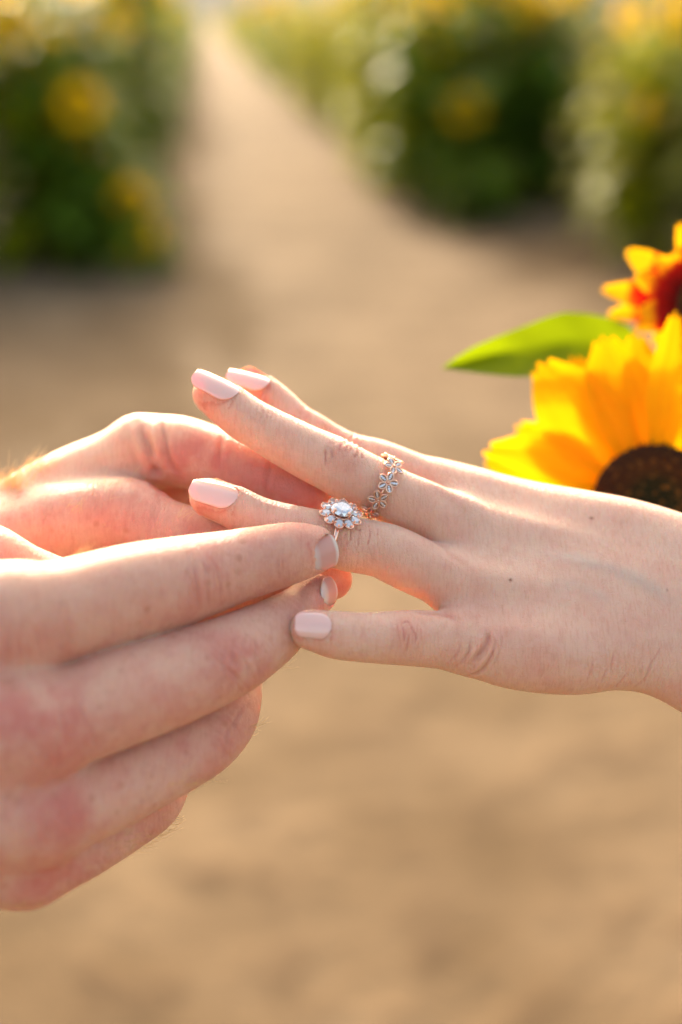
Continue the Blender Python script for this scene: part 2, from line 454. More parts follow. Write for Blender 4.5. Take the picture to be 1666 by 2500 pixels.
def person_root(org):
    """an Empty whose local axes run right / down / away, in metres"""
    e = empty('person', tuple(c2w(org)))
    Mx = Matrix(((BR[0, 0], BR[1, 0], BR[2, 0]), (BR[0, 1], BR[1, 1], BR[2, 1]), (BR[0, 2], BR[1, 2], BR[2, 2])))
    e.rotation_euler = Mx.to_euler(); return e

#FIELD
# ------------------------------------------------------------------ ground
def ground_mat():
    m, nt, b = mat('sandy_soil'); oc = nt.nodes.new('ShaderNodeTexCoord').outputs['Object']
    n1 = noise(nt, oc, 1.6, 3, 0.55); n2 = noise(nt, oc, 7, 4, 0.6); n3 = noise(nt, oc, 60, 3)
    c = mixc(nt, ramp(nt, n1, [(0.35, (0, 0, 0)), (0.65, (1, 1, 1))]), (0.108, 0.070, 0.036), (0.185, 0.127, 0.074))
    c = mixc(nt, ramp(nt, n2, [(0.50, (0, 0, 0)), (0.68, (0.7, 0.7, 0.7))]), c, (0.078, 0.048, 0.026))
    c = mixc(nt, ramp(nt, n3, [(0.55, (0, 0, 0)), (0.8, (0.5, 0.5, 0.5))]), c, (0.08, 0.05, 0.03))
    nt.links.new(c, b.inputs['Base Color']); b.inputs['Roughness'].default_value = 0.95; b.inputs['Specular IOR Level'].default_value = 0.1
    bm = nt.nodes.new('ShaderNodeBump'); bm.inputs['Strength'].default_value = 0.7; bm.inputs['Distance'].default_value = 0.03
    nt.links.new(math_(nt, 'ADD', n2, math_(nt, 'MULTIPLY', n3, 0.3)), bm.inputs['Height']); nt.links.new(bm.outputs[0], b.inputs['Normal']); return m
gm = ground_mat()
xs = np.unique(np.concatenate([np.linspace(-600, -12, 14), np.linspace(-12, 12, 100), np.linspace(12, 600, 14)]))
ys = np.unique(np.concatenate([np.linspace(-60, -2, 8), np.linspace(-2, 26, 110), np.linspace(26, 900, 24)]))
X, Y = np.meshgrid(xs, ys, indexing='ij')
Z = 0.018*(np.sin(X*2.1+1.3*np.sin(Y*1.7))*np.sin(Y*2.3+X*0.8))+0.01*np.sin(X*5.1+Y*3.7)*np.sin(Y*6.3-X*2)
Z *= (np.abs(X) < 12) & (Y < 26) & (Y > -2)
V = np.stack([X, Y, Z], -1).reshape(-1, 3); n_ = len(ys)
I, J = np.meshgrid(np.arange(len(xs)-1), np.arange(n_-1), indexing='ij'); K = (I*n_+J).ravel()
tag(mesh_obj('ground', V, np.stack([K, K+n_, K+n_+1, K+1], 1), gm), kind='structure')
hm, hnt, hb = mat('far_hills'); hoc = hnt.nodes.new('ShaderNodeTexCoord').outputs['Object']
hnt.links.new(mixc(hnt, noise(hnt, hoc, 0.05, 4), (0.09, 0.10, 0.085), (0.13, 0.135, 0.12)), hb.inputs['Base Color']); hb.inputs['Roughness'].default_value = 1
hx = np.linspace(-700, 700, 60); hy = np.linspace(0, 1, 12); V = []
for x in hx:
    for t in hy: V.append((x, 420+t*300, -1+(44+9*math.sin(x*0.013)+4*math.sin(x*0.041+1))*math.sin(t*math.pi/2)))
I, J = np.meshgrid(np.arange(59), np.arange(11), indexing='ij'); K = (I*12+J).ravel()
tag(mesh_obj('hills', V, np.stack([K, K+12, K+13, K+1], 1), hm), kind='structure')

#FLOWERS
# ------------------------------------------------------------------ plant materials
def attr_vec(nt):
    cb = nt.nodes.new('ShaderNodeCombineXYZ'); nt.links.new(attr(nt, 'along'), cb.inputs[0]); nt.links.new(attr(nt, 'across'), cb.inputs[1]); nt.links.new(attr(nt, 'idx'), cb.inputs[2]); return cb.outputs[0]
def leaf_mat(name, c1, c2, tr, rough=0.5):
    m, nt, b = mat(name); oc = nt.nodes.new('ShaderNodeTexCoord').outputs['Object']
    c = mixc(nt, noise(nt, oc, 18, 4), c1, c2)
    if 'petal' in name:
        st_ = noise(nt, mapping(nt, attr_vec(nt), (1.2, 7, 1)), 1.0, 3); c = mixc(nt, ramp(nt, st_, [(0.42, (0, 0, 0)), (0.62, (0.6, 0.6, 0.6))]), c, (0.80, 0.31, 0.001))
        c = mixc(nt, ramp(nt, attr(nt, 'along'), [(0.0, (0.6, 0.6, 0.6)), (0.65, (0, 0, 0))]), c, (0.84, 0.38, 0.001))
    nt.links.new(c, b.inputs['Base Color']); b.inputs['Roughness'].default_value = rough; b.inputs['Specular IOR Level'].default_value = 0.05
    t = nt.nodes.new('ShaderNodeBsdfTranslucent'); nt.links.new(mixc(nt, 0.35, c, tr), t.inputs[0])
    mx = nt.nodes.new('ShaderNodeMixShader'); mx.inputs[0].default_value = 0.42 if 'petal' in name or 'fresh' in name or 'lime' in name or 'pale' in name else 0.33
    nt.links.new(b.outputs[0], mx.inputs[1]); nt.links.new(t.outputs[0], mx.inputs[2])
    nt.links.new(mx.outputs[0], nt.nodes['Material Output'].inputs[0]); return m
M['leaf'] = leaf_mat('leaf_green', (0.045, 0.095, 0.010), (0.12, 0.18, 0.012), (0.42, 0.50, 0.0))
M['field_petal'] = leaf_mat('field_yellow', (0.74, 0.42, 0.001), (0.82, 0.50, 0.002), (0.88, 0.58, 0.0))
M['leaf_fresh'] = leaf_mat('leaf_fresh', (0.11, 0.18, 0.002), (0.18, 0.25, 0.003), (0.28, 0.38, 0.0))
M['leaf_lime'] = leaf_mat('leaf_lime', (0.15, 0.19, 0.003), (0.29, 0.29, 0.004), (0.62, 0.60, 0.0))  # sunlit look of the path-side row put into a lighter, yellower leaf colour
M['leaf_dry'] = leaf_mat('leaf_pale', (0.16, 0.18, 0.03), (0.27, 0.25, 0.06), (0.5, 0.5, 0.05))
M['petal'] = leaf_mat('petal_yellow', (0.80, 0.36, 0.002), (0.84, 0.46, 0.003), (0.85, 0.46, 0.0))
M['stem'] = simple('stem_green', (0.12, 0.20, 0.05), 0.6)
def petal_red():
    m, nt, b = mat('petal_red_base'); a = attr(nt, 'along')
    oc = nt.nodes.new('ShaderNodeTexCoord').outputs['Object']
    a2 = math_(nt, 'ADD', a, math_(nt, 'MULTIPLY', math_(nt, 'SUBTRACT', noise(nt, oc, 90, 3), 0.5), 0.35))
    c = ramp(nt, a2, [(0.0, (0.10, 0.004, 0.002)), (0.56, (0.42, 0.008, 0.002)), (0.64, (0.70, 0.10, 0.002)), (0.73, (0.85, 0.42, 0.003))])
    nt.links.new(c, b.inputs['Base Color']); b.inputs['Roughness'].default_value = 0.6; b.inputs['Specular IOR Level'].default_value = 0.1; t = nt.nodes.new('ShaderNodeBsdfTranslucent'); nt.links.new(c, t.inputs[0])
    mx = nt.nodes.new('ShaderNodeMixShader'); mx.inputs[0].default_value = 0.4
    nt.links.new(b.outputs[0], mx.inputs[1]); nt.links.new(t.outputs[0], mx.inputs[2]); nt.links.new(mx.outputs[0], nt.nodes['Material Output'].inputs[0]); return m
M['petal_red'] = petal_red()
def disc_mat():
    m, nt, b = mat('disc_brown'); a = attr(nt, 'rad'); oc = nt.nodes.new('ShaderNodeTexCoord').outputs['Object']
    c = ramp(nt, a, [(0.0, (0.016, 0.016, 0.005)), (0.35, (0.02, 0.018, 0.005)), (0.55, (0.05, 0.02, 0.006)), (0.9, (0.035, 0.012, 0.005))])
    c = mixc(nt, ramp(nt, noise(nt, oc, 420, 2), [(0.55, (0, 0, 0)), (0.75, (0.6, 0.6, 0.6))]), c, (0.28, 0.12, 0.02))
    nt.links.new(c, b.inputs['Base Color']); b.inputs['Roughness'].default_value = 0.9; b.inputs['Specular IOR Level'].default_value = 0.15; return m
M['disc'] = disc_mat()
M['bronze'] = simple('oxidised_metal', (0.42, 0.25, 0.18), 0.35, 0.9)
def petal_mesh(L, W, cup=0.15, droop=0.1, notch=False, nu=10, nv=5):
    V = []; al = []; F = []
    for i in range(nu+1):
        t = i/nu; w_ = W/2*(math.sin(math.pi*min(1, 0.12+0.88*t)**0.8)**0.75 if t < 1 else 0.06)
        w_ = W/2*max(0.07, (math.sin(math.pi*(0.10+0.84*t)))**0.7)
        for j in range(nv+1):
            s = 2*j/nv-1
            tt = t + (0.05*(1-s*s) if (notch and i == nu) else 0)+(0.03*math.cos(7*s) if (notch and i == nu) else 0)
            V.append((L*tt, s*w_, -cup*W*(1-s*s)*0.5+L*droop*math.sin(t*2.6)*0.5+0.022*W*math.sin(9*s+3*t)+0.012*W*math.sin(23*s-2*t))); al.append(t)
    for i in range(nu):
        for j in range(nv):
            k = i*(nv+1)+j; F.append((k, k+1, k+nv+2, k+nv+1))
    return np.array(V), F, al
def flower_head(root_name, C, n_out, R_, petals, pm, label, scale, cats='sunflower', seeds=420, th=0.012):
    """C, n_out in world; petals: list of (angle, length, width, tilt)"""
    root = empty(root_name, tuple(C)); tag(root, label, cats)
    n_ = Vector(n_out).normalized()
    upv = (Vector(UP)-n_*Vector(UP).dot(n_)).normalized(); rv = upv.cross(n_)
    root.rotation_euler = Matrix((rv, upv, n_)).transposed().to_euler()
    # disc with packed florets
    V = []; F = []; rad = []
    nr, na = 14, 48
    for i in range(nr+1):
        r = R_*i/nr
        for k in range(na):
            a = 2*math.pi*k/na; V.append((r*math.cos(a), r*math.sin(a), th*(0.5+0.9*(i/nr)**1.5-1.1*(i/nr)**8))); rad.append(i/nr)
    for i in range(nr):
        for k in range(na): F.append((i*na+k, (i+1)*na+k, (i+1)*na+(k+1) % na, i*na+(k+1) % na))
    for s in range(seeds):
        r = R_*math.sqrt((s+0.5)/seeds)*0.99; a = s*2.39996; q = r/R_
        z = th*(0.5+0.9*q**1.5-1.1*q**8)
        b = len(V); e = Vector((math.cos(a), math.sin(a), 0)); w_ = R_*0.030
        f = Vector((-e.y, e.x, 0)); c = e*r+Vector((0, 0, z)); hgt = random.uniform(0.03, 0.07)*R_*(1+q)
        for p in (c+e*w_, c+f*w_, c-e*w_, c-f*w_): V.append(tuple(p))
        V.append(tuple(c+Vector((0, 0, hgt))+e*hgt*0.3)); rad += [q]*5
        F += [(b, b+1, b+4), (b+1, b+2, b+4), (b+2, b+3, b+4), (b+3, b, b+4)]
    mesh_obj('disc', V, F, M['disc'], root, True, dict(rad=rad))
    for (ang, L, W_, tilt, z) in petals:
        V, F, al = petal_mesh(L, W_, random.uniform(0.1, 0.25), random.uniform(-0.02, 0.1), True, 22, 9)
        a = R(ang); ca, sa = math.cos(a), math.sin(a); ct, st_ = math.cos(R(tilt)), math.sin(R(tilt))
        x = V[:, 0]*ct-V[:, 2]*st_; zz = V[:, 0]*st_+V[:, 2]*ct+z; x = x+R_*0.86
        Vn = np.stack([x*ca-V[:, 1]*sa, x*sa+V[:, 1]*ca, zz], 1)
        mesh_obj('petal', Vn, F, pm, root, True, dict(along=al, across=[2*(i % 10)/9-1 for i in range(len(al))], idx=[ang*0.37]*len(al)))
    # green bracts and receptacle behind
    mb = MB(); mb.add(*ellipsoid((0, 0, -th*0.7), np.diag([R_*1.0, R_*1.0, th*0.9]), 24, 8))
    for k in range(26):
        V, F, _ = petal_mesh(R_*0.75, R_*0.36, 0.1, -0.1); a = 2*math.pi*k/26+random.uniform(-.08, .08)
        x = V[:, 0]+R_*0.75; mb.add(np.stack([x*math.cos(a)-V[:, 1]*math.sin(a), x*math.sin(a)+V[:, 1]*math.cos(a), V[:, 2]-th*0.9-0.001*(k % 2)], 1), F)
    mb.build('bracts', M['leaf_fresh'], root)
    return root
def wpx(x, y, dz): return c2w(px(x, y, dz))
def mpp(dz): return (D0+dz/1000)/FPX
# ------------------------------------------------------------------ sunflower plants
def leaf_geo(L):
    V = []; F = []; n = 6
    for i in range(n+1):
        t = i/n; w_ = L*0.40*math.sin(math.pi*(0.12+0.86*t)**0.85)**0.8 if i < n else 0.004
        for s in (-1, 0, 1): V.append((L*t, s*w_, abs(s)*L*0.08-L*0.55*t*t))
    for i in range(n):
        for j in range(2): k = i*3+j; F.append((k, k+1, k+4, k+3))
    return np.array(V), F
def rotz(V, a): c, s_ = math.cos(a), math.sin(a); return np.stack([V[:, 0]*c-V[:, 1]*s_, V[:, 0]*s_+V[:, 1]*c, V[:, 2]], 1)
def make_plant(H, nl, heads, lm, seed):
    random.seed(seed)
    root = empty('sunflower_plant'); bend = (random.uniform(-.1, .1), random.uniform(-.1, .1))
    def sp(t): return np.array([bend[0]*t*t, bend[1]*t*t, H*t])
    mb = MB(); mb.add(*tube([sp(t) for t in np.linspace(-0.02, 1, 7)], [0.018-0.010*t for t in np.linspace(0, 1, 7)], 6)); mb.build('stem', M['stem'], root)
    mb = MB()
    nl = int(nl*1.6)
    for k in range(nl):
        t = 0.04+0.93*(k+random.random())/nl; L = random.uniform(0.19, 0.33)*(1.05-0.45*abs(t-0.45)*1.5); a = k*2.4+random.uniform(-.4, .4)
        V, F = leaf_geo(L); up = random.uniform(-0.2, 0.7); c, s_ = math.cos(up), math.sin(up)
        V = np.stack([V[:, 0]*c-V[:, 2]*s_, V[:, 1], V[:, 0]*s_+V[:, 2]*c], 1); V[:, 0] += random.uniform(0.03, 0.14)
        V = rotz(V, a)+sp(t); mb.add(V, F)
    mb.build('leaves', M[lm], root)
    for h in heads:
        t, a, el, r = h
        base = sp(t); tip = base+np.array([math.cos(a)*0.16, math.sin(a)*0.16, 0.10 if t < 0.98 else 0.05])
        n_ = Vector((math.cos(a)*math.cos(el), math.sin(a)*math.cos(el), math.sin(el))); u_, v_, d_ = frame(np.array(n_))
        mb = MB()
        for k in range(15):
            V, F, _ = petal_mesh(r*0.95, r*0.42, 0.15, 0.1, False, 4, 2); V[:, 0] += r*0.55
            V = rotz(V, 2*math.pi*k/15+random.uniform(-.1, .1)); V[:, 2] += 0.1*V[:, 0]+0.002*(k % 2)
            mb.add(V[:, :1]*u_+V[:, 1:2]*v_+V[:, 2:3]*d_+tip, F)
        hd = mb.build('flower_head', M['field_petal'], root)
        mb = MB(); mb.add(*ellipsoid(tip+d_*0.004, np.array([u_*r*0.62, v_*r*0.62, d_*r*0.16]), 14, 6)); V = mb.V
        mesh_obj('disc', V, mb.F, M['disc'], hd, True, dict(rad=[0.8]*len(V)))
        mb = MB(); mb.add(*tube([base, (base+tip)/2+np.array([0, 0, .02]), tip-d_*0.01], 0.007, 6)); mb.build('flower_stalk', M['stem'], hd)
    return root
S_ = -math.pi/2
protos = [make_plant(1.62, 44, [(.72, S_-.6, .1, .08), (.86, S_+.5, .0, .08)], 'leaf', 1),
          make_plant(1.75, 44, [(1, S_-.5, .3, .09), (.6, S_+.6, .0, .08), (.9, S_-.1, .1, .09), (.82, S_+2.4, .2, .06)], 'leaf', 2),
          make_plant(1.50, 38, [(.98, S_+.8, .1, .08), (.45, S_+.1, .0, .09), (.7, S_-.4, .0, .08)], 'leaf', 3),
          make_plant(1.80, 46, [(.8, S_, .0, .09), (.62, S_+.4, .0, .08)], 'leaf', 4),
          make_plant(1.55, 40, [(1, S_-.8, .2, .08), (.38, S_, .0, .09)], 'leaf', 5),
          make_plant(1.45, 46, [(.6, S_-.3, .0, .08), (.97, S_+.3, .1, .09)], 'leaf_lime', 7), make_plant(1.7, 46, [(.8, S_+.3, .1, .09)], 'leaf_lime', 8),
          make_plant(1.35, 34, [(1, S_-.4, .2, .07)], 'leaf_dry', 6)]
def children(o): return [c for c in list(bpy.data.objects) if c.parent == o]
trees = {p.name: [(c, children(c)) for c in children(p)] for p in protos}
used = set()
def place(pi, x, y, rz, sc, label, group):
    p = protos[pi]
    if pi not in used: used.add(pi); r = p
    else:
        r = p.copy(); COL.objects.link(r)
        for c, gs in trees[p.name]:
            if c.name.startswith('flower_head') and random.random() < 0.15: continue
            c2 = c.copy(); COL.objects.link(c2); c2.parent = r
            for g in gs: g2 = g.copy(); COL.objects.link(g2); g2.parent = c2
    r.location = (x, y, 0); r.rotation_euler = (0, 0, rz); r.scale = (sc,)*3
    tag(r, label, 'plant', group); return r
random.seed(21)
LL = 'leafy green sunflower plant in the row left of the dirt path'
LR = 'leafy green sunflower plant in the row right of the dirt path'
LN = 'sunflower plant with pale backlit leaves in the nearer clump at the right edge'
GL, GR, GN = 'sunflower plants left of the path', 'sunflower plants right of the path', 'nearer sunflower plants at the right edge'
def row(y0, y1, step, cols, sgn, choices, lab, grp, fill):
    y = y0
    while y < y1:
        for r_, x0 in enumerate(cols):
            ch = choices if r_ == 0 or not fill else (0, 1, 2, 3, 4)
            place(random.choice(ch), x0+random.uniform(-.2, .16), y+random.uniform(-.15, .15), random.uniform(-.7, .7), random.uniform(.92, 1.2), lab, grp)
        y += step
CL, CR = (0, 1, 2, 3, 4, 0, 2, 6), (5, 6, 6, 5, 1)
for a_ in ((9.2, 9.9, .42, (-.72, -1.3, -1.95, -2.6, -3.3, -4.0)), (10.1, 12.2, .5, (-.72, -1.3, -1.95, -2.6)), (12.4, 16, .5, (-.72, -1.35)), (16.2, 30, .8, (-.72, -1.4)), (31, 60, 2.0, (-.72, -1.5)), (62, 130, 4.5, (-.8,))):
    row(*a_, -1, CL, LL, GL, False)
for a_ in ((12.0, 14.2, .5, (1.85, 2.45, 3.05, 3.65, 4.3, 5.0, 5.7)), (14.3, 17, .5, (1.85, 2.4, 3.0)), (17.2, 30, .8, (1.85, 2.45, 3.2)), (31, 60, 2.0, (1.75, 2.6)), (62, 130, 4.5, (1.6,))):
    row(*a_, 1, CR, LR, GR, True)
for (x, y, pi) in [(2.75, 9.7, 7), (3.0, 9.2, 4), (3.45, 9.6, 7), (3.6, 10.1, 2), (4.1, 9.5, 0), (2.95, 8.4, 7), (3.25, 7.9, 5), (3.5, 8.5, 2), (3.9, 8.8, 3), (2.7, 9.0, 5)]:
    place(pi, x, y, random.uniform(-.6, .6), random.uniform(.95, 1.1), LN, GN)
for (x, y, H, hs, lb) in [(-0.45, 8.9, 0.55, [(.62, S_, .1, .10), (.28, S_+.2, .0, .10)], 'low sunflower plant with two yellow heads at the front corner of the left row'),
                          (-0.72, 8.9, 1.15, [(.80, S_+.1, .1, .10)], 'waist-high sunflower plant with one yellow head at the front of the left row'),
                          (1.95, 11.3, 1.1, [(.66, S_-.2, .1, .11)], 'waist-high sunflower plant with one amber head at the front of the right row'),
                          (2.05, 10.7, 0.5, [], 'low bushy sunflower plant without flowers at the foot of the right row')]:
    p = make_plant(H, int(14+14*H), hs, 'leaf', int(H*100)); p.location = (x, y, 0); tag(p, lb, 'plant')

#HANDS
# ---- the hand that is held out: pale, pink nails, fingers to the left, forearm leaving to the right
WP = [
 [(1075,1200,70,36),(1140,1222,82,35),(1206,1242,84,34),(1297,1265,86,32),(1434,1290,88,28),(1521,1306,88,26),(1626,1340,92,24),(1750,1395,100,22),(2000,1500,130,24),(2500,1680,170,30)],
 [(1110,1290,74,20),(1200,1325,84,20),(1300,1352,88,20),(1450,1390,92,18),(1600,1425,98,17),(1750,1470,105,17),(2000,1560,135,20),(2500,1720,175,28)],
 [(1130,1425,78,8),(1250,1455,90,9),(1400,1480,96,10),(1550,1500,100,11),(1700,1535,108,12),(2000,1620,140,18),(2500,1760,180,26)],
 [(1145,1560,76,-2),(1230,1580,92,-1),(1315,1588,100,0),(1407,1592,100,2),(1489,1586,96,4),(1557,1592,93,5),(1612,1606,92,6),(1666,1628,94,7),(1760,1670,104,9),(2000,1760,130,16),(2500,1900,165,26)],
 [(1480,1440,90,28),(1300,1430,85,40),(1180,1420,72,46),(1090,1400,60,50)],
]
WF = [
 [(603,936,43,32),(640,958,45,31),(680,990,46,30),(722,1030,47,29),(765,1058,49,29),(806,1086,51,30),(858,1113,54,31),(925,1131,57,33),(1008,1168,62,35),(1090,1205,70,36)],
 [(522,962,51,14),(560,992,55,13),(600,1022,57,12),(640,1045,58,11),(681,1068,61,10),(745,1102,65,9),(815,1135,69,9),(860,1160,69,10),(905,1181,68,11),(955,1209,69,13),(1024,1242,70,16),(1110,1290,76,19)],
 [(515,1213,52,4),(560,1232,53,3),(620,1262,54,2),(672,1279,55,1),(752,1301,61,0),(815,1320,66,0),(860,1330,67,1),(925,1341,68,3),(969,1358,71,4),(1045,1395,72,6),(1130,1430,78,8)],
 [(757,1537,49,-25.5),(790,1544,54,-24),(827,1551,59,-22),(890,1556,61,-19),(938,1557,64,-16),(1004,1558,68,-11),(1070,1562,70,-6),(1145,1568,76,-2)],
]
W = Skin(Hand(WP, WF, 9.0, 5.0, 0.9), 0.62); W.nails = []
worg = px(1200, 1450, 10)
wroot = person_root(worg)
tag(wroot, 'person with pale pink nails holding out a left hand, both rings on its fingers', 'person')
W.nail((582,957,7.0), (482,908,9.0), (0.33,-0.68,-0.66), 10.8, M['polish'], wroot, square=0.8, over=0.04, lift=0.4, arch=0.5)
W.nail((581,1212,-3.2), (471,1180,-0.4), (0.18,-0.63,-0.76), 10.8, M['polish'], wroot, square=0.8, over=0.03, lift=0.4, arch=0.5)
W.nail((810,1527,-30.0), (721,1520,-32.0), (-0.03,-0.32,-0.95), 8.6, M['polish'], wroot, square=0.8, over=0.0, lift=0.35)
W.nail((658,931,25.0), (561,905,26.5), (0.33,-0.74,-0.60), 10.2, M['polish'], wroot, square=0.8, over=0.03, lift=0.4, arch=0.5)
# knuckle folds
def folds(sk, L, w_=0.34, d=0.3, c=0.6, red=0.0):
    for pts in L:
        p2 = [(x+random.uniform(-1.5, 1.5), y+random.uniform(-1, 1)) for x, y in pts]
        sk.line(p2, w_*0.85*random.uniform(.8, 1.15), d*1.35*random.uniform(.8, 1.2), c*0.85*random.uniform(.8, 1.1), red=red*0.5, rw=1.6)
folds(W, [[(858,1289),(856,1309),(853,1326)],[(884,1275),(879,1303),(874,1326),(869,1346)],[(897,1275),(903,1298),(901,1321),(895,1339)],[(866,1285),(874,1296),(884,1290)],[(845,1297),(843,1318),(848,1340)],[(922,1290),(923,1310)]], 0.33, 0.36, 0.85, 0.25)
folds(W, [[(833,1084),(829,1107)],[(858,1091),(854,1105)],[(872,1098),(871,1110),(863,1119)],[(846,1088),(843,1104)],[(794,1091),(795,1119),(799,1140)],[(808,1096),(812,1118)],[(884,1106),(882,1120)]], 0.42, 0.42, 0.7, 0.5)
W.line([(806,1100),(812,1134),(838,1150),(861,1143),(893,1130)], 1.6, 0.28, 0.06, red=0.12); W.spot(842,1106,5,red=0.35,h=0.35)
folds(W, [[(976,1515),(985,1546),(989,1582)],[(998,1511),(1000,1529),(1016,1551),(1014,1573)],[(980,1524),(992,1518),(1002,1522)],[(968,1525),(972,1560)],[(998,1545),(994,1575),(988,1590)],[(1024,1530),(1027,1565)]], 0.36, 0.36, 0.8, 0.35)
W.spot(995,1545,6,red=0.3,h=0.25)
folds(W, [[(880,1525),(884,1545),(878,1565)],[(888,1530),(890,1556)]], 0.4, 0.14, 0.3, 0.4)
folds(W, [[(657,997),(652,1015),(641,1038)],[(645,995),(640,1012),(630,1030)],[(666,1005),(664,1022)]], 0.32, 0.22, 0.5, 0.3)
folds(W, [[(656,1225),(652,1246),(654,1265)],[(667,1230),(668,1250)],[(646,1232),(642,1255)]], 0.3, 0.16, 0.4, 0.2)
W.fine(835,1110,27,60,22,46,0.12); W.fine(640,1015,28,45,12,26); W.fine(655,1245,15,40,10,26); W.fine(880,1325,14,62,26,46,0.13); W.fine(985,1550,2,55,18,36)
W.joint(866,1072,24,26,4,11,0.5,0.5,0.5,red=0.6,bulge=0.3)
W.joint(745,1008,30,24,2,14,0.5,0.2,0.3,red=0.4,bulge=0.1)
# tendons, webs, folds on the back of the hand
W.line([(1000,1158),(1060,1180),(1130,1215),(1230,1252),(1330,1283),(1450,1310)],3.6,-0.6,0)
W.line([(1290,1352),(1370,1362),(1460,1378),(1530,1400),(1600,1440),(1650,1480)],2.6,-0.25,0,vein=0.5)
W.line([(1330,1430),(1390,1425),(1450,1445),(1500,1470)],2.2,-0.12,0,vein=0.28)
for (x0,y0,x1,y1,q) in [(1230,1290,1210,1640,16),(1330,1300,1330,1660,18),(1430,1320,1440,1670,18),(1530,1340,1530,1670,16),(1620,1370,1600,1690,14)]:
    for k in range(q):
        x=x0+(x1-x0)*random.random()+random.uniform(-50,50); yy=random.uniform(y0+30,y1-40); l=random.uniform(12,40)
        W.line([(x-l*0.12,yy-l),(x+random.uniform(-3,3),yy),(x+l*0.1,yy+l)],0.16,0.05,0.10)
W.line([(1130,1305),(1230,1340),(1340,1370),(1480,1400)],4.0,-0.5,0)
W.line([(1060,1345),(1110,1375),(1180,1410),(1300,1445)],4.5,-0.35,0)
W.line([(1045,1190),(1090,1220),(1140,1270),(1170,1310)],3.5,0.7,0.1)
W.line([(1034,1303),(1075,1325),(1105,1360),(1140,1385)],1.2,0.35,0.15,red=0.3)
W.line([(1000,1490),(1040,1493),(1085,1500),(1130,1525)],1.4,0.5,0.25,red=0.5)
W.spot(1030,1470,5,red=0.5,h=-0.4); W.spot(1165,1360,6,h=-0.5,red=0.1); W.spot(1165,1500,6,h=-0.5,red=0.1)
W.line([(1190,1540),(1192,1565),(1178,1590),(1150,1620)],1.0,1.1,0.5,red=0.2)
W.line([(1215,1545),(1200,1600),(1170,1640),(1120,1658)],0.65,0.75,0.45)
W.line([(1150,1560),(1140,1600),(1105,1632)],0.6,0.55,0.35)
W.line([(1128,1560),(1118,1595),(1090,1620)],0.5,0.25,0.25)
W.line([(1232,1535),(1222,1575),(1205,1620),(1165,1655)],0.5,0.22,0.2)
for k,(x0,y0,x1,y1) in enumerate([(1450,1605,1418,1685),(1485,1620,1450,1692),(1502,1575,1492,1686),(1535,1640,1500,1684),(1595,1600,1556,1688),(1620,1570,1570,1660),(1580,1650,1545,1680)]):
    xm=(x0+x1)/2+random.uniform(-6,6); W.line([(x0,y0),(xm,(y0+y1)/2),(x1,y1)],0.40,0.36,0.35)
W.spot(1444,1266,0.55,mole=1,h=0.15); W.spot(1247,1415,0.5,mole=1,h=0.15); W.spot(1628,1440,0.35,mole=0.7)
for x,y,r,a in [(500,1010,6,.5),(560,1060,6,.3),(490,1245,6,.5),(560,1280,6,.45),(735,1585,5,.3),(780,1600,5,.25),(900,1250,8,.25),(1020,1450,7,.35),(940,1425,7,.3),(1100,1245,7,.2),(640,950,8,.5),(820,1040,7,.5),(770,1180,8,.2),(1010,1300,7,.3),(1300,1640,12,.1),(1420,1560,14,.08)]:
    W.spot(x,y,r,red=a)
for x,y in [(1180,1385),(1160,1410)]: W.spot(x,y,5,red=0.08)
whand = W.build('hand', M['skin_w'], wroot, worg)

# ---- the two hands that put the ring on
NP_ = [
 [(20,1512,128,-56),(-150,1545,140,-62),(-400,1590,150,-60),(-750,1640,170,-50),(-1400,1760,240,-40)],
 [(70,1775,125,-62),(-100,1785,140,-68),(-400,1760,150,-66),(-750,1740,170,-56),(-1400,1860,240,-46)],
 [(100,1985,112,-56),(-60,1985,130,-62),(-400,1920,150,-60),(-750,1840,170,-50),(-1400,1960,240,-40)],
 [(65,2105,98,-46),(-80,2100,112,-52),(-400,2040,140,-48),(-750,1920,160,-40),(-1400,2040,230,-36)],
 [(-40,1390,100,-22),(-200,1420,120,-28),(-450,1560,150,-38),(-750,1680,180,-42)],
]
NF = [
 [(764,1342,60,-14),(730,1347,71,-16),(691,1354,78,-18),(630,1369,84,-20),(569,1384,90,-23),(490,1405,101,-28),(410,1425,111,-34),(330,1444,118,-40),(232,1470,122,-46),(140,1494,125,-52),(20,1512,135,-56)],
 [(778,1449,47,-2),(752,1470,54,-4),(716,1500,62,-9),(664,1542,80,-18),(600,1580,93,-26),(548,1608,101,-31),(462,1643,110,-37),(385,1672,117,-43),(280,1708,122,-50),(160,1755,122,-57),(70,1778,132,-62)],
 [(570,1640,62,24),(566,1690,74,8),(545,1752,84,-12),(500,1805,87,-22),(440,1842,90,-29),(365,1880,95,-36),(290,1918,100,-43),(200,1956,106,-50),(100,1988,118,-56)],
 [(420,1860,56,24),(400,1905,66,6),(368,1955,76,-12),(310,1995,80,-22),(240,2035,86,-30),(150,2078,94,-38),(65,2108,103,-46)],
 [(810,1415,50,15),(770,1417,56,15),(700,1425,64,13),(520,1455,82,8),(380,1490,96,0),(230,1500,104,-8),(100,1450,102,-14),(-40,1392,106,-22)],
]
N = Skin(Hand(NP_, NF, 9.0, 6.0, 1.0), 0.7); N.nails = []
morg = px(200, 1700, -30)
mroot = person_root(morg)
tag(mroot, 'person with ruddy freckled hands and bare nails, sliding the stone ring on', 'person')
N.nail((756,1366,-22.3), (827,1340,-14.6), (0.62,0.02,-0.80), 11.2, M['nail_m'], mroot, square=0.4, arch=0.36, taper=0.95, lift=0.35, bc=0.7, cap_=False, groove=0.3)
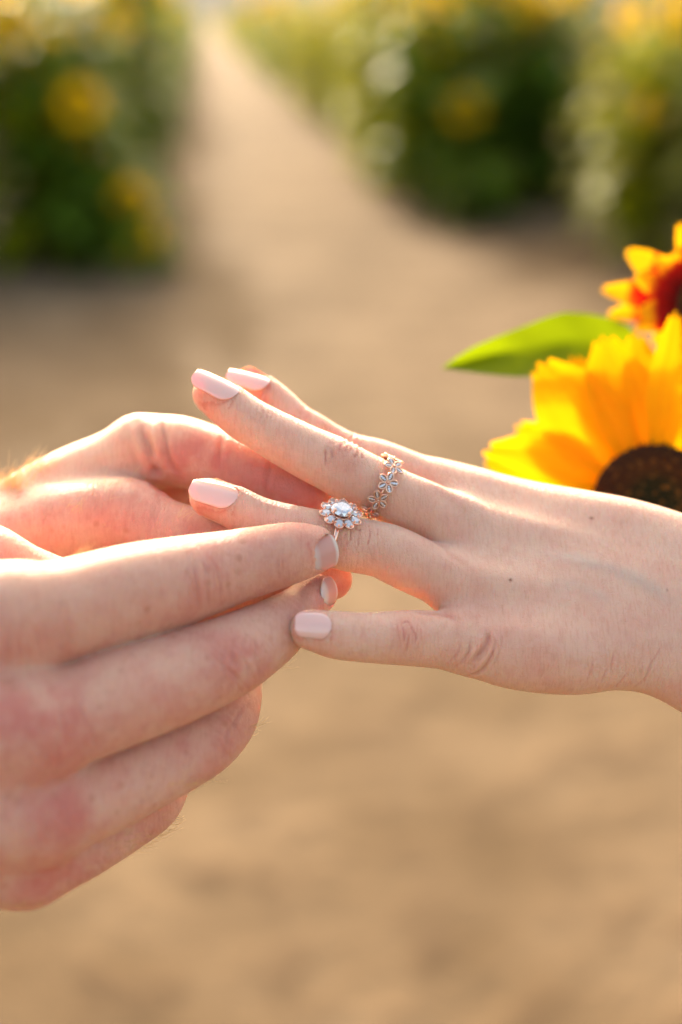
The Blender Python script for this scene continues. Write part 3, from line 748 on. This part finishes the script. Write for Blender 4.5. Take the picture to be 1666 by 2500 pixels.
N.nail((790,1452,-9.5), (824,1438,-2.5), (0.80,-0.05,-0.60), 9.8, M['nail_m'], mroot, square=0.45, arch=0.40, lift=0.35, bc=0.6, cap_=False, groove=0.3)
folds(N, [[(466,1394),(477,1438),(482,1481)],[(510,1362),(531,1411),(534,1460)],[(492,1375),(500,1400)],[(500,1440),(505,1475)]], 0.7, 0.3, 0.35, 0.35)
folds(N, [[(677,1355),(681,1385),(680,1412)],[(690,1365),(692,1395)]], 0.5, 0.22, 0.45, 0.2); N.spot(503,1415,12,red=0.35,h=0.9); N.spot(600,1600,12,red=0.1,h=0.8); N.spot(745,1300,5,h=0.3)
N.fine(500,1408,-15,90,12,60,0.12,0.4); N.fine(682,1378,-13,60,8,40,0.1,0.3)
N.joint(590,1610,-35,70,4,26,0.8,0.25,0.3,red=0.4,bulge=0.4); N.joint(560,1800,-45,55,3,24,0.8,0.2,0.3,red=0.35)
N.fine(600,1600,-35,80,26,70,0.16,0.4); N.fine(150,1790,-20,90,30,90,0.16,0.5); N.fine(100,1560,-15,90,24,90,0.16,0.5); N.fine(130,2020,-25,80,24,80,0.16,0.5)
folds(N, [[(575,1545),(560,1590),(565,1640)],[(600,1540),(590,1590),(598,1650)],[(622,1560),(618,1600),(622,1640)],[(548,1570),(540,1610),(545,1650)]], 0.7, 0.2, 0.2, 0.1)
folds(N, [[(600,1720),(575,1760),(570,1800)],[(585,1740),(555,1790),(550,1830)]], 0.7, 0.3, 0.35, 0.3)
N.joint(230,2130,-40,60,4,24,0.8,0.2,0.3,red=0.2)
N.line([(60,1365),(95,1374),(112,1366)],1.0,0.6,0.2)
for x,y,r,a in [(30,1560,16,.45),(110,1530,14,.3),(100,1800,17,.5),(200,1770,13,.4),(60,1730,12,.5),(125,2010,15,.45),(180,1990,9,.5),(110,2160,12,.8),(190,2120,10,.5),
                (640,1300,9,.3),(740,1300,7,.35),(700,1430,9,.35),(590,1650,11,.3),(500,1690,9,.25),(560,1850,9,.5),(400,1730,12,.25),(390,1990,9,.4),(780,1500,6,.3),(845,1430,7,.8),(800,1400,8,.5)]:
    N.spot(x,y,r,red=a)
for x,y,r,a in [(230,1400,14,.35),(60,1420,13,.5),(300,1680,12,.3),(80,1650,10,.4),(250,1900,9,.3),(380,1400,10,.2)]: N.spot(x,y,r,pale=a)
for k in range(46):
    x=random.uniform(20,640); y=random.uniform(1380,2050)
    if y > 1690+ (640-x)*0.7: continue
    N.spot(x,y,random.uniform(0.5,1.1),mole=random.uniform(0.06,0.2))
nhand = N.build('hand', M['skin_m'], mroot, morg)

FP = [
 [(345,1103,84,42),(280,1152,98,44),(200,1195,108,46),(120,1245,116,48),(0,1318,120,52),(-200,1440,140,56),(-500,1560,170,60),(-1100,1800,230,70)],
 [(300,1262,88,24),(150,1290,98,30),(0,1350,110,38),(-200,1470,140,46),(-500,1620,170,56)],
 [(380,1180,80,62),(200,1260,100,60),(0,1380,115,62),(-300,1540,150,66)],
]
FF = [
 [(765,1214,52,22),(735,1204,60,22),(690,1186,68,24),(630,1162,72,26),(560,1136,77,30),(500,1118,83,34),(430,1102,88,38),(345,1103,90,42)],
 [(610,1335,60,12),(560,1330,66,13),(500,1322,72,15),(440,1310,80,17),(390,1297,84,19),(300,1265,95,24),(150,1290,104,30)],
 [(740,1270,52,48),(640,1250,62,52),(520,1220,70,56),(380,1180,80,60)],
 [(720,1330,50,52),(620,1330,60,58),(480,1300,70,64),(300,1240,85,66)],
]
Fh = Skin(Hand(FP, FF, 8.0, 4.0, 1.0), 0.85); Fh.nails = []
Fh.line([(338,1030),(360,1090),(378,1150),(395,1205)],1.6,1.6,0.35,red=0.3)
Fh.line([(396,1025),(402,1070),(412,1125),(440,1165)],1.2,1.0,0.35,red=0.3)
Fh.line([(310,1030),(325,1100),(345,1150)],1.5,0.5,0.15)
Fh.line([(548,1060),(536,1100),(534,1150)],0.9,0.5,0.3,red=0.4); Fh.line([(668,1130),(652,1170),(650,1205)],0.9,0.5,0.35,red=0.4)
Fh.joint(480,1290,10,40,4,14,0.5,0.4,0.3,red=0.3); Fh.fine(300,1230,5,80,30,90,0.14,0.45); Fh.fine(180,1250,5,60,24,90,0.14,0.45)
for x,y,r,a in [(560,1110,9,.9),(640,1160,9,1.0),(720,1200,9,1.0),(480,1090,8,.7),(780,1210,8,.7),(430,1130,7,.8),(230,1220,13,.15),(330,1270,13,.2),(430,1290,10,.3),(390,1190,8,.8),(360,1130,6,.4)]:
    Fh.spot(x,y,r,red=a)
for x,y,r,a in [(250,1080,14,.6),(380,1040,10,.6),(150,1150,14,.5)]: Fh.spot(x,y,r,pale=a)
fhand = Fh.build('hand', M['skin_m'], mroot, morg)

# golden hairs, grown from picked spots of the skin
def hairs(name, skin, parent, spots, org, L=(3, 6), r=0.035, lean=(1, -0.6, -0.2)):
    mb = MB(); lean = np.array(lean, float)
    for (x, y, sx, sy, n) in spots:
        for k in range(n):
            p = skin.pick(x+random.gauss(0, sx), y+random.gauss(0, sy)); i = int(np.argmin(np.abs(skin.V-p).sum(1))); nrm = skin.N[i]
            l = random.uniform(*L); d = lean+np.array([random.gauss(0, 0.35) for _ in range(3)]); d /= np.linalg.norm(d)
            P = [skin.V[i]-org+nrm*l*(0.75*t-0.42*t*t)+d*l*t*t*0.8+d*l*t*0.25 for t in (-0.1, 0.25, 0.5, 0.75, 1)]
            V, F = tube([q/1000 for q in P], [r/1000*f for f in (1, 1, 0.8, 0.6, 0.25)], 4)
            mb.add(V, F)
    o = mb.build(name, M['hair'], parent); o['kind'] = 'stuff'; return o
hairs('hair', Fh, fhand, [(170,1245,22,10,10),(430,1262,14,6,6),(20,1185,26,10,200),(80,1145,24,8,80),(250,1200,40,20,10)], morg, (4, 8), 0.05)
hairs('hair', N, nhand, [(195,1342,14,5,16),(625,1770,6,14,7),(350,2055,70,26,70),(480,1912,40,8,26),(40,2210,40,5,40),(683,1632,6,6,6)], morg, (2, 5), 0.05)

#RINGS
def circ_band(C, ax, rad, w_, t_, n=64, a0=0, a1=2*math.pi):
    u, v, d = frame(ax); P = []
    MBv = []; F = []
    for i in range(n):
        a = a0+(a1-a0)*i/n; e = u*math.cos(a)+v*math.sin(a)
        for (dr, dw) in ((0, -w_/2), (t_*0.8, -w_/2*0.8), (t_, 0), (t_*0.8, w_/2*0.8), (0, w_/2)):
            MBv.append(C+e*(rad+dr)+d*dw)
    for i in range(n):
        j = (i+1) % n
        for k in range(5):
            l = (k+1) % 5; F.append((i*5+k, j*5+k, j*5+l, i*5+l))
    return MBv, F
def stone(C, n, u, ra, rb, h):
    """brilliant-cut stone: table, crown, girdle, pavilion"""
    n = n/np.linalg.norm(n); u = u-n*(u@n); u = u/np.linalg.norm(u); v = np.cross(n, u); V = []; F = []; K = 12
    for (s, z, off) in ((0.55, 0.34, 0.5), (0.82, 0.24, 0), (1.0, 0.0, 0.5), (0.55, -0.45, 0)):
        for k in range(K):
            a = 2*math.pi*(k+off)/K; V.append(C+u*ra*s*math.cos(a)+v*rb*s*math.sin(a)+n*h*z)
    V.append(C-n*h*0.85); F.append(tuple(range(K)))
    for L_ in range(3):
        for k in range(K):
            a0, a1 = L_*K+k, L_*K+(k+1) % K; b0, b1 = (L_+1)*K+k, (L_+1)*K+(k+1) % K
            if L_ % 2 == 0: F += [(a0, b1, a1), (a0, b0, b1)] if False else [(a0, b0, b1), (a0, b1, a1)]
            else: F += [(a0, b0, a1), (a1, b0, b1)]
    for k in range(K): F.append((3*K+k, 4*K, 3*K+(k+1) % K))
    return V, F
def fdir(a, b): d = px(*b)-px(*a); return d/np.linalg.norm(d)
# stone ring
RC = px(812, 1321, 0); rax = fdir((860,1330,1), (752,1301,0)); rr = pr(67, 0)+0.15
hn = np.array([0.16, -0.84, -0.52]); hn = hn-rax*(hn@rax); hn /= np.linalg.norm(hn)
def ring_root(name, C):
    e = person_root(C); e.name = name; return e
er = ring_root('stone_ring', RC); tag(er, 'rose gold ring with a round clear stone in a halo of petal stones', 'ring')
def loc(V, C): return [(np.asarray(v)-C)/1000 for v in V]
mb = MB(); V, F = circ_band(RC, rax, rr, 1.7, 1.2); mb.add(loc(V, RC), F); mb.build('band', M['rose_gold'], er)
HC = RC+hn*(rr+1.3); HN = hn*0.95+np.array([0.02, -0.05, -0.25]); HN /= np.linalg.norm(HN)
hu = rax-HN*(rax@HN); hu /= np.linalg.norm(hu); hv = np.cross(HN, hu)
mb = MB()
def gal(rad, z): 
    P = [HC+HN*z+rad*(hu*math.cos(a)+hv*math.sin(a)) for a in np.linspace(0, 2*math.pi, 25)]
    return tube(loc(P, RC), 0.0004, 6, False)
for rad, z in ((4.9, 0.3), (3.0, 0.9), (3.3, -0.9)): mb.add(*gal(rad, z))
mb.build('gallery', M['rose_gold'], er)
NST = 10
for k in range(NST):
    a = 2*math.pi*(k+0.5)/NST; e = hu*math.cos(a)+hv*math.sin(a); small = k in (0,)
    c = HC+e*5.1+HN*0.9; tn = HN+e*0.22; ra_, rb_ = (1.85, 1.42)
    V, F = stone(c, tn, e, ra_, rb_, 1.5)
    cup = MB(); t2 = np.cross(HN, e)
    P = [c+e*ra_*1.04*math.cos(b)+t2*rb_*1.06*math.sin(b)-HN*0.25 for b in np.linspace(0, 2*math.pi, 17)]
    cup.add(*tube(loc(P, RC), 0.00027, 6, False))
    cup.add(*tube(loc([c-HN*1.9-e*0.8, c-HN*0.4+e*0.4], RC), [0.0007, 0.0011], 8))
    for (p_, q_) in ((1.5, 0.0), (0.2, 1.25), (0.2, -1.25)):
        b0 = c+e*p_+t2*q_; cup.add(*tube(loc([b0-HN*1.0, b0+HN*0.35], RC), 0.00026, 6)); cup.add(*ellipsoid(loc([b0+HN*0.4], RC)[0], np.eye(3)*0.00038, 8, 6))
    cp = cup.build('petal_setting', M['rose_gold'], er)
    m_ = MB(); m_.add(loc(V, RC), F); m_.build('stone', M['gem'], cp, smooth=False)
cc = HC+HN*2.6
m_ = MB(); V, F = stone(cc, HN, hu, 3.85, 3.6, 3.6); m_.add(loc(V, RC), F); m_.build('centre_stone', M['gem'], er, smooth=False)
for k in range(4):
    a = R(45+90*k); e = hu*math.cos(a)+hv*math.sin(a); m_ = MB()
    m_.add(*tube(loc([HC+e*2.4-HN*0.9, cc+e*3.5-HN*0.3, cc+e*3.35+HN*0.75], RC), [0.00045, 0.0004, 0.0004], 8))
    m_.add(*ellipsoid(loc([cc+e*3.3+HN*0.85], RC)[0], np.eye(3)*0.00062, 10, 8)); m_.build('prong', M['rose_gold'], er)
for sgn in (-1, 1):
    m_ = MB(); m_.add(*tube(loc([RC+hn*(rr-0.6)+hv*sgn*4.2, HC+hv*sgn*3.0-HN*0.8], RC), [0.0007, 0.0005], 8)); m_.build('shoulder', M['rose_gold'], er)
# flower band
FC = px(926, 1188, 11); fax = fdir((1000,1228,14), (850,1150,10)); fr = pr(70, 11)+0.1
fax = fax+np.array([0, -0.0, 0]); fax /= np.linalg.norm(fax)
fb = ring_root('flower_ring', FC); tag(fb, 'slim rose gold band made of small five petal flowers', 'ring')
m_ = MB(); V, F = circ_band(FC, fax, fr, 0.9, 0.7); m_.add(loc(V, FC), F); m_.build('band', M['dark_gold'], fb)
u, v, d = frame(fax); NFL = 10
# phase: one flower faces the viewer
ph0 = math.atan2(np.array([-0.05, -0.25, -1.0])@v, np.array([-0.05, -0.25, -1.0])@u)
for k in range(NFL):
    a = ph0+2*math.pi*k/NFL; n_ = u*math.cos(a)+v*math.sin(a); t_ = np.cross(fax, n_); c = FC+n_*(fr+1.0)
    fl = MB(); st = MB(); bk = MB()
    fl.add(*ellipsoid(loc([c+n_*0.3], FC)[0], np.array([t_*0.5, fax*0.5, n_*0.45])/1000, 10, 8))
    off = (k % 2)*0.6+0.3
    for j in range(5):
        b = 2*math.pi*j/5+off; e = fax*math.cos(b)+t_*math.sin(b); s_ = np.cross(n_, e); pc = c+e*2.05
        P = [pc+e*1.4*math.cos(q)+s_*1.05*math.sin(q) for q in np.linspace(0, 2*math.pi, 15)]
        fl.add(*tube(loc(P, FC), 0.0003, 6, False))
        bk.add(*ellipsoid(loc([pc-n_*0.25], FC)[0], np.array([e*1.3, s_*0.98, n_*0.25])/1000, 12, 6))
        for o_, r_ in ((-0.68, 0.40), (0.05, 0.5), (0.8, 0.48)):
            V, F = stone(pc+e*o_+n_*0.08, n_, e, r_, r_, 0.5); st.add(loc(V, FC), F)
    f_ = fl.build('flower', M['dark_gold'], fb); st.build('petal_stones', M['gem'], f_, smooth=False); bk.build('petal_backing', M['bronze'], f_)

# big yellow sunflower behind the wrist
dzA = 95; s = mpp(dzA)
cA = wpx(1598, 1238, dzA); nA = (-FW*0.93+UP*0.20-RT*0.12)
P1 = [(163, 288, 200, 10, .000), (128, 306, 212, 6, .002), (106, 296, 176, 4, .0035), (84, 322, 96, 14, .005), (148, 250, 120, 2, -.002), (117, 290, 130, 0, -.002), (95, 300, 130, 2, -.001),
      (66, 320, 120, 6, .0), (46, 310, 130, 4, .002), (25, 320, 120, 8, .0), (5, 310, 125, 5, .002), (-16, 320, 120, 8, .0), (-38, 300, 130, 5, .002), (-60, 310, 120, 7, .0), (-79, 396, 110, -6, .002),
      (-104, 240, 120, 6, .0), (-126, 230, 125, 4, .002), (-148, 220, 115, 6, .0), (-172, 230, 110, 4, -.002)]
fa = flower_head('sunflower', cA, nA, 152*s, [(a, l*s, w_*s, t, z) for a, l, w_, t, z in P1], M['petal'], 'large yellow sunflower with a dark brown centre behind the wrist', s)
def w2l(root, P):
    m = Matrix.LocRotScale(root.location, root.rotation_euler, None).inverted(); return [np.array(m @ Vector(p)) for p in P]
gA = c2w(px(2050, 1500, 160)); gA2 = gA*1.0; gA2[2] = 0.0
P = [cA-np.array(nA)*0.012, cA-np.array(nA)*0.05+np.array(RT)*0.04, wpx(1900, 1380, 170), gA+np.array([0.03, 0.03, -0.3]), gA2+np.array([0.05, 0.05, 0])]
C = catmull([list(p)+[0.007] for p in P], 6)
mb = MB(); mb.add(*tube(w2l(fa, C[:, :3]), [0.006+0.004*i/len(C) for i in range(len(C))], 10)); mb.build('stem', M['stem'], fa)
# its leaf
def outline_leaf(up, lo, dz0, dz1, th=0.0006):
    n = 15; V = []; F = []; U = catmull([[*p, 0, 0] for p in up], 6)[:, :2]; L = catmull([[*p, 0, 0] for p in lo], 6)[:, :2]
    U = U[np.linspace(0, len(U)-1, n).astype(int)]; L = L[np.linspace(0, len(L)-1, n).astype(int)]; K = 9
    for i in range(n):
        for j in range(K):
            t = j/(K-1); p = U[i]*(1-t)+L[i]*t; q = i/(n-1)
            ridge = 6*abs(t-0.5)*2 + 1.2*math.sin(22*q+8*abs(t-0.5))
            ed = 3.0*math.sin(q*70) if j in (0,) else 0
            V.append(wpx(p[0], p[1]+ed, dz0+(dz1-dz0)*q+18*math.sin(q*math.pi)*(0.5-t)-ridge))
    for i in range(n-1):
        for j in range(K-1):
            k = i*K+j; F.append((k, k+1, k+K+1, k+K))
    return V, F
V, F = outline_leaf([(1078,899),(1160,846),(1246,806),(1310,786),(1376,764),(1443,764),(1521,790),(1565,834),(1590,910)],
                    [(1078,899),(1140,908),(1200,915),(1266,920),(1337,916),(1400,905),(1460,900),(1520,905),(1590,915)], 128, 140)
mesh_obj('leaf', w2l(fa, V), F, M['leaf_fresh'], fa)
mb = MB(); mb.add(*tube(w2l(fa, [wpx(1588,912,140), wpx(1640,1010,125), wpx(1740,1200,140), wpx(1880,1370,165)]), 0.0022, 8)); mb.build('leaf_stalk', M['stem'], fa)
# red and yellow sunflower above it
dzB = 120; s = mpp(dzB); cB = wpx(1728, 742, dzB); nB = (-FW*0.85+UP*0.10-RT*0.45)
P2 = [(144, 180, 78, 4, 0), (168, 205, 66, -4, .001), (181, 190, 60, -8, 0), (197, 118, 54, 0, .001), (214, 95, 56, 6, -.001), (124, 90, 66, 8, .001), (135, 100, 60, 14, .003), (158, 120, 60, 12, .003), (186, 100, 60, 12, .002),
      (109, 150, 64, 4, 0), (84, 150, 66, 4, .001), (62, 170, 60, 4, 0), (40, 160, 60, 4, .001), (18, 170, 60, 4, 0), (-4, 160, 60, 4, .001), (-26, 170, 60, 4, 0), (-48, 160, 60, 4, .001), (-70, 165, 60, 4, 0), (-92, 160, 60, 4, 0), (-112, 150, 60, 4, .001)]
fbB = flower_head('sunflower', cB, nB, 72*s, [(a, l*s, w_*s, t, z) for a, l, w_, t, z in P2], M['petal_red'], 'small sunflower with red based yellow petals at the right edge above the green leaf', s, seeds=200, th=0.008)
gB2 = gA2+np.array([0.05, 0.12, 0])
P = [cB-np.array(nB)*0.01, cB-np.array(nB)*0.06, wpx(1900, 1000, 190), gB2+np.array([0, 0, 0.8]), gB2]
C = catmull([list(p)+[0.006] for p in P], 6)
mb = MB(); mb.add(*tube(w2l(fbB, C[:, :3]), 0.0055, 10)); mb.build('stem', M['stem'], fbB)
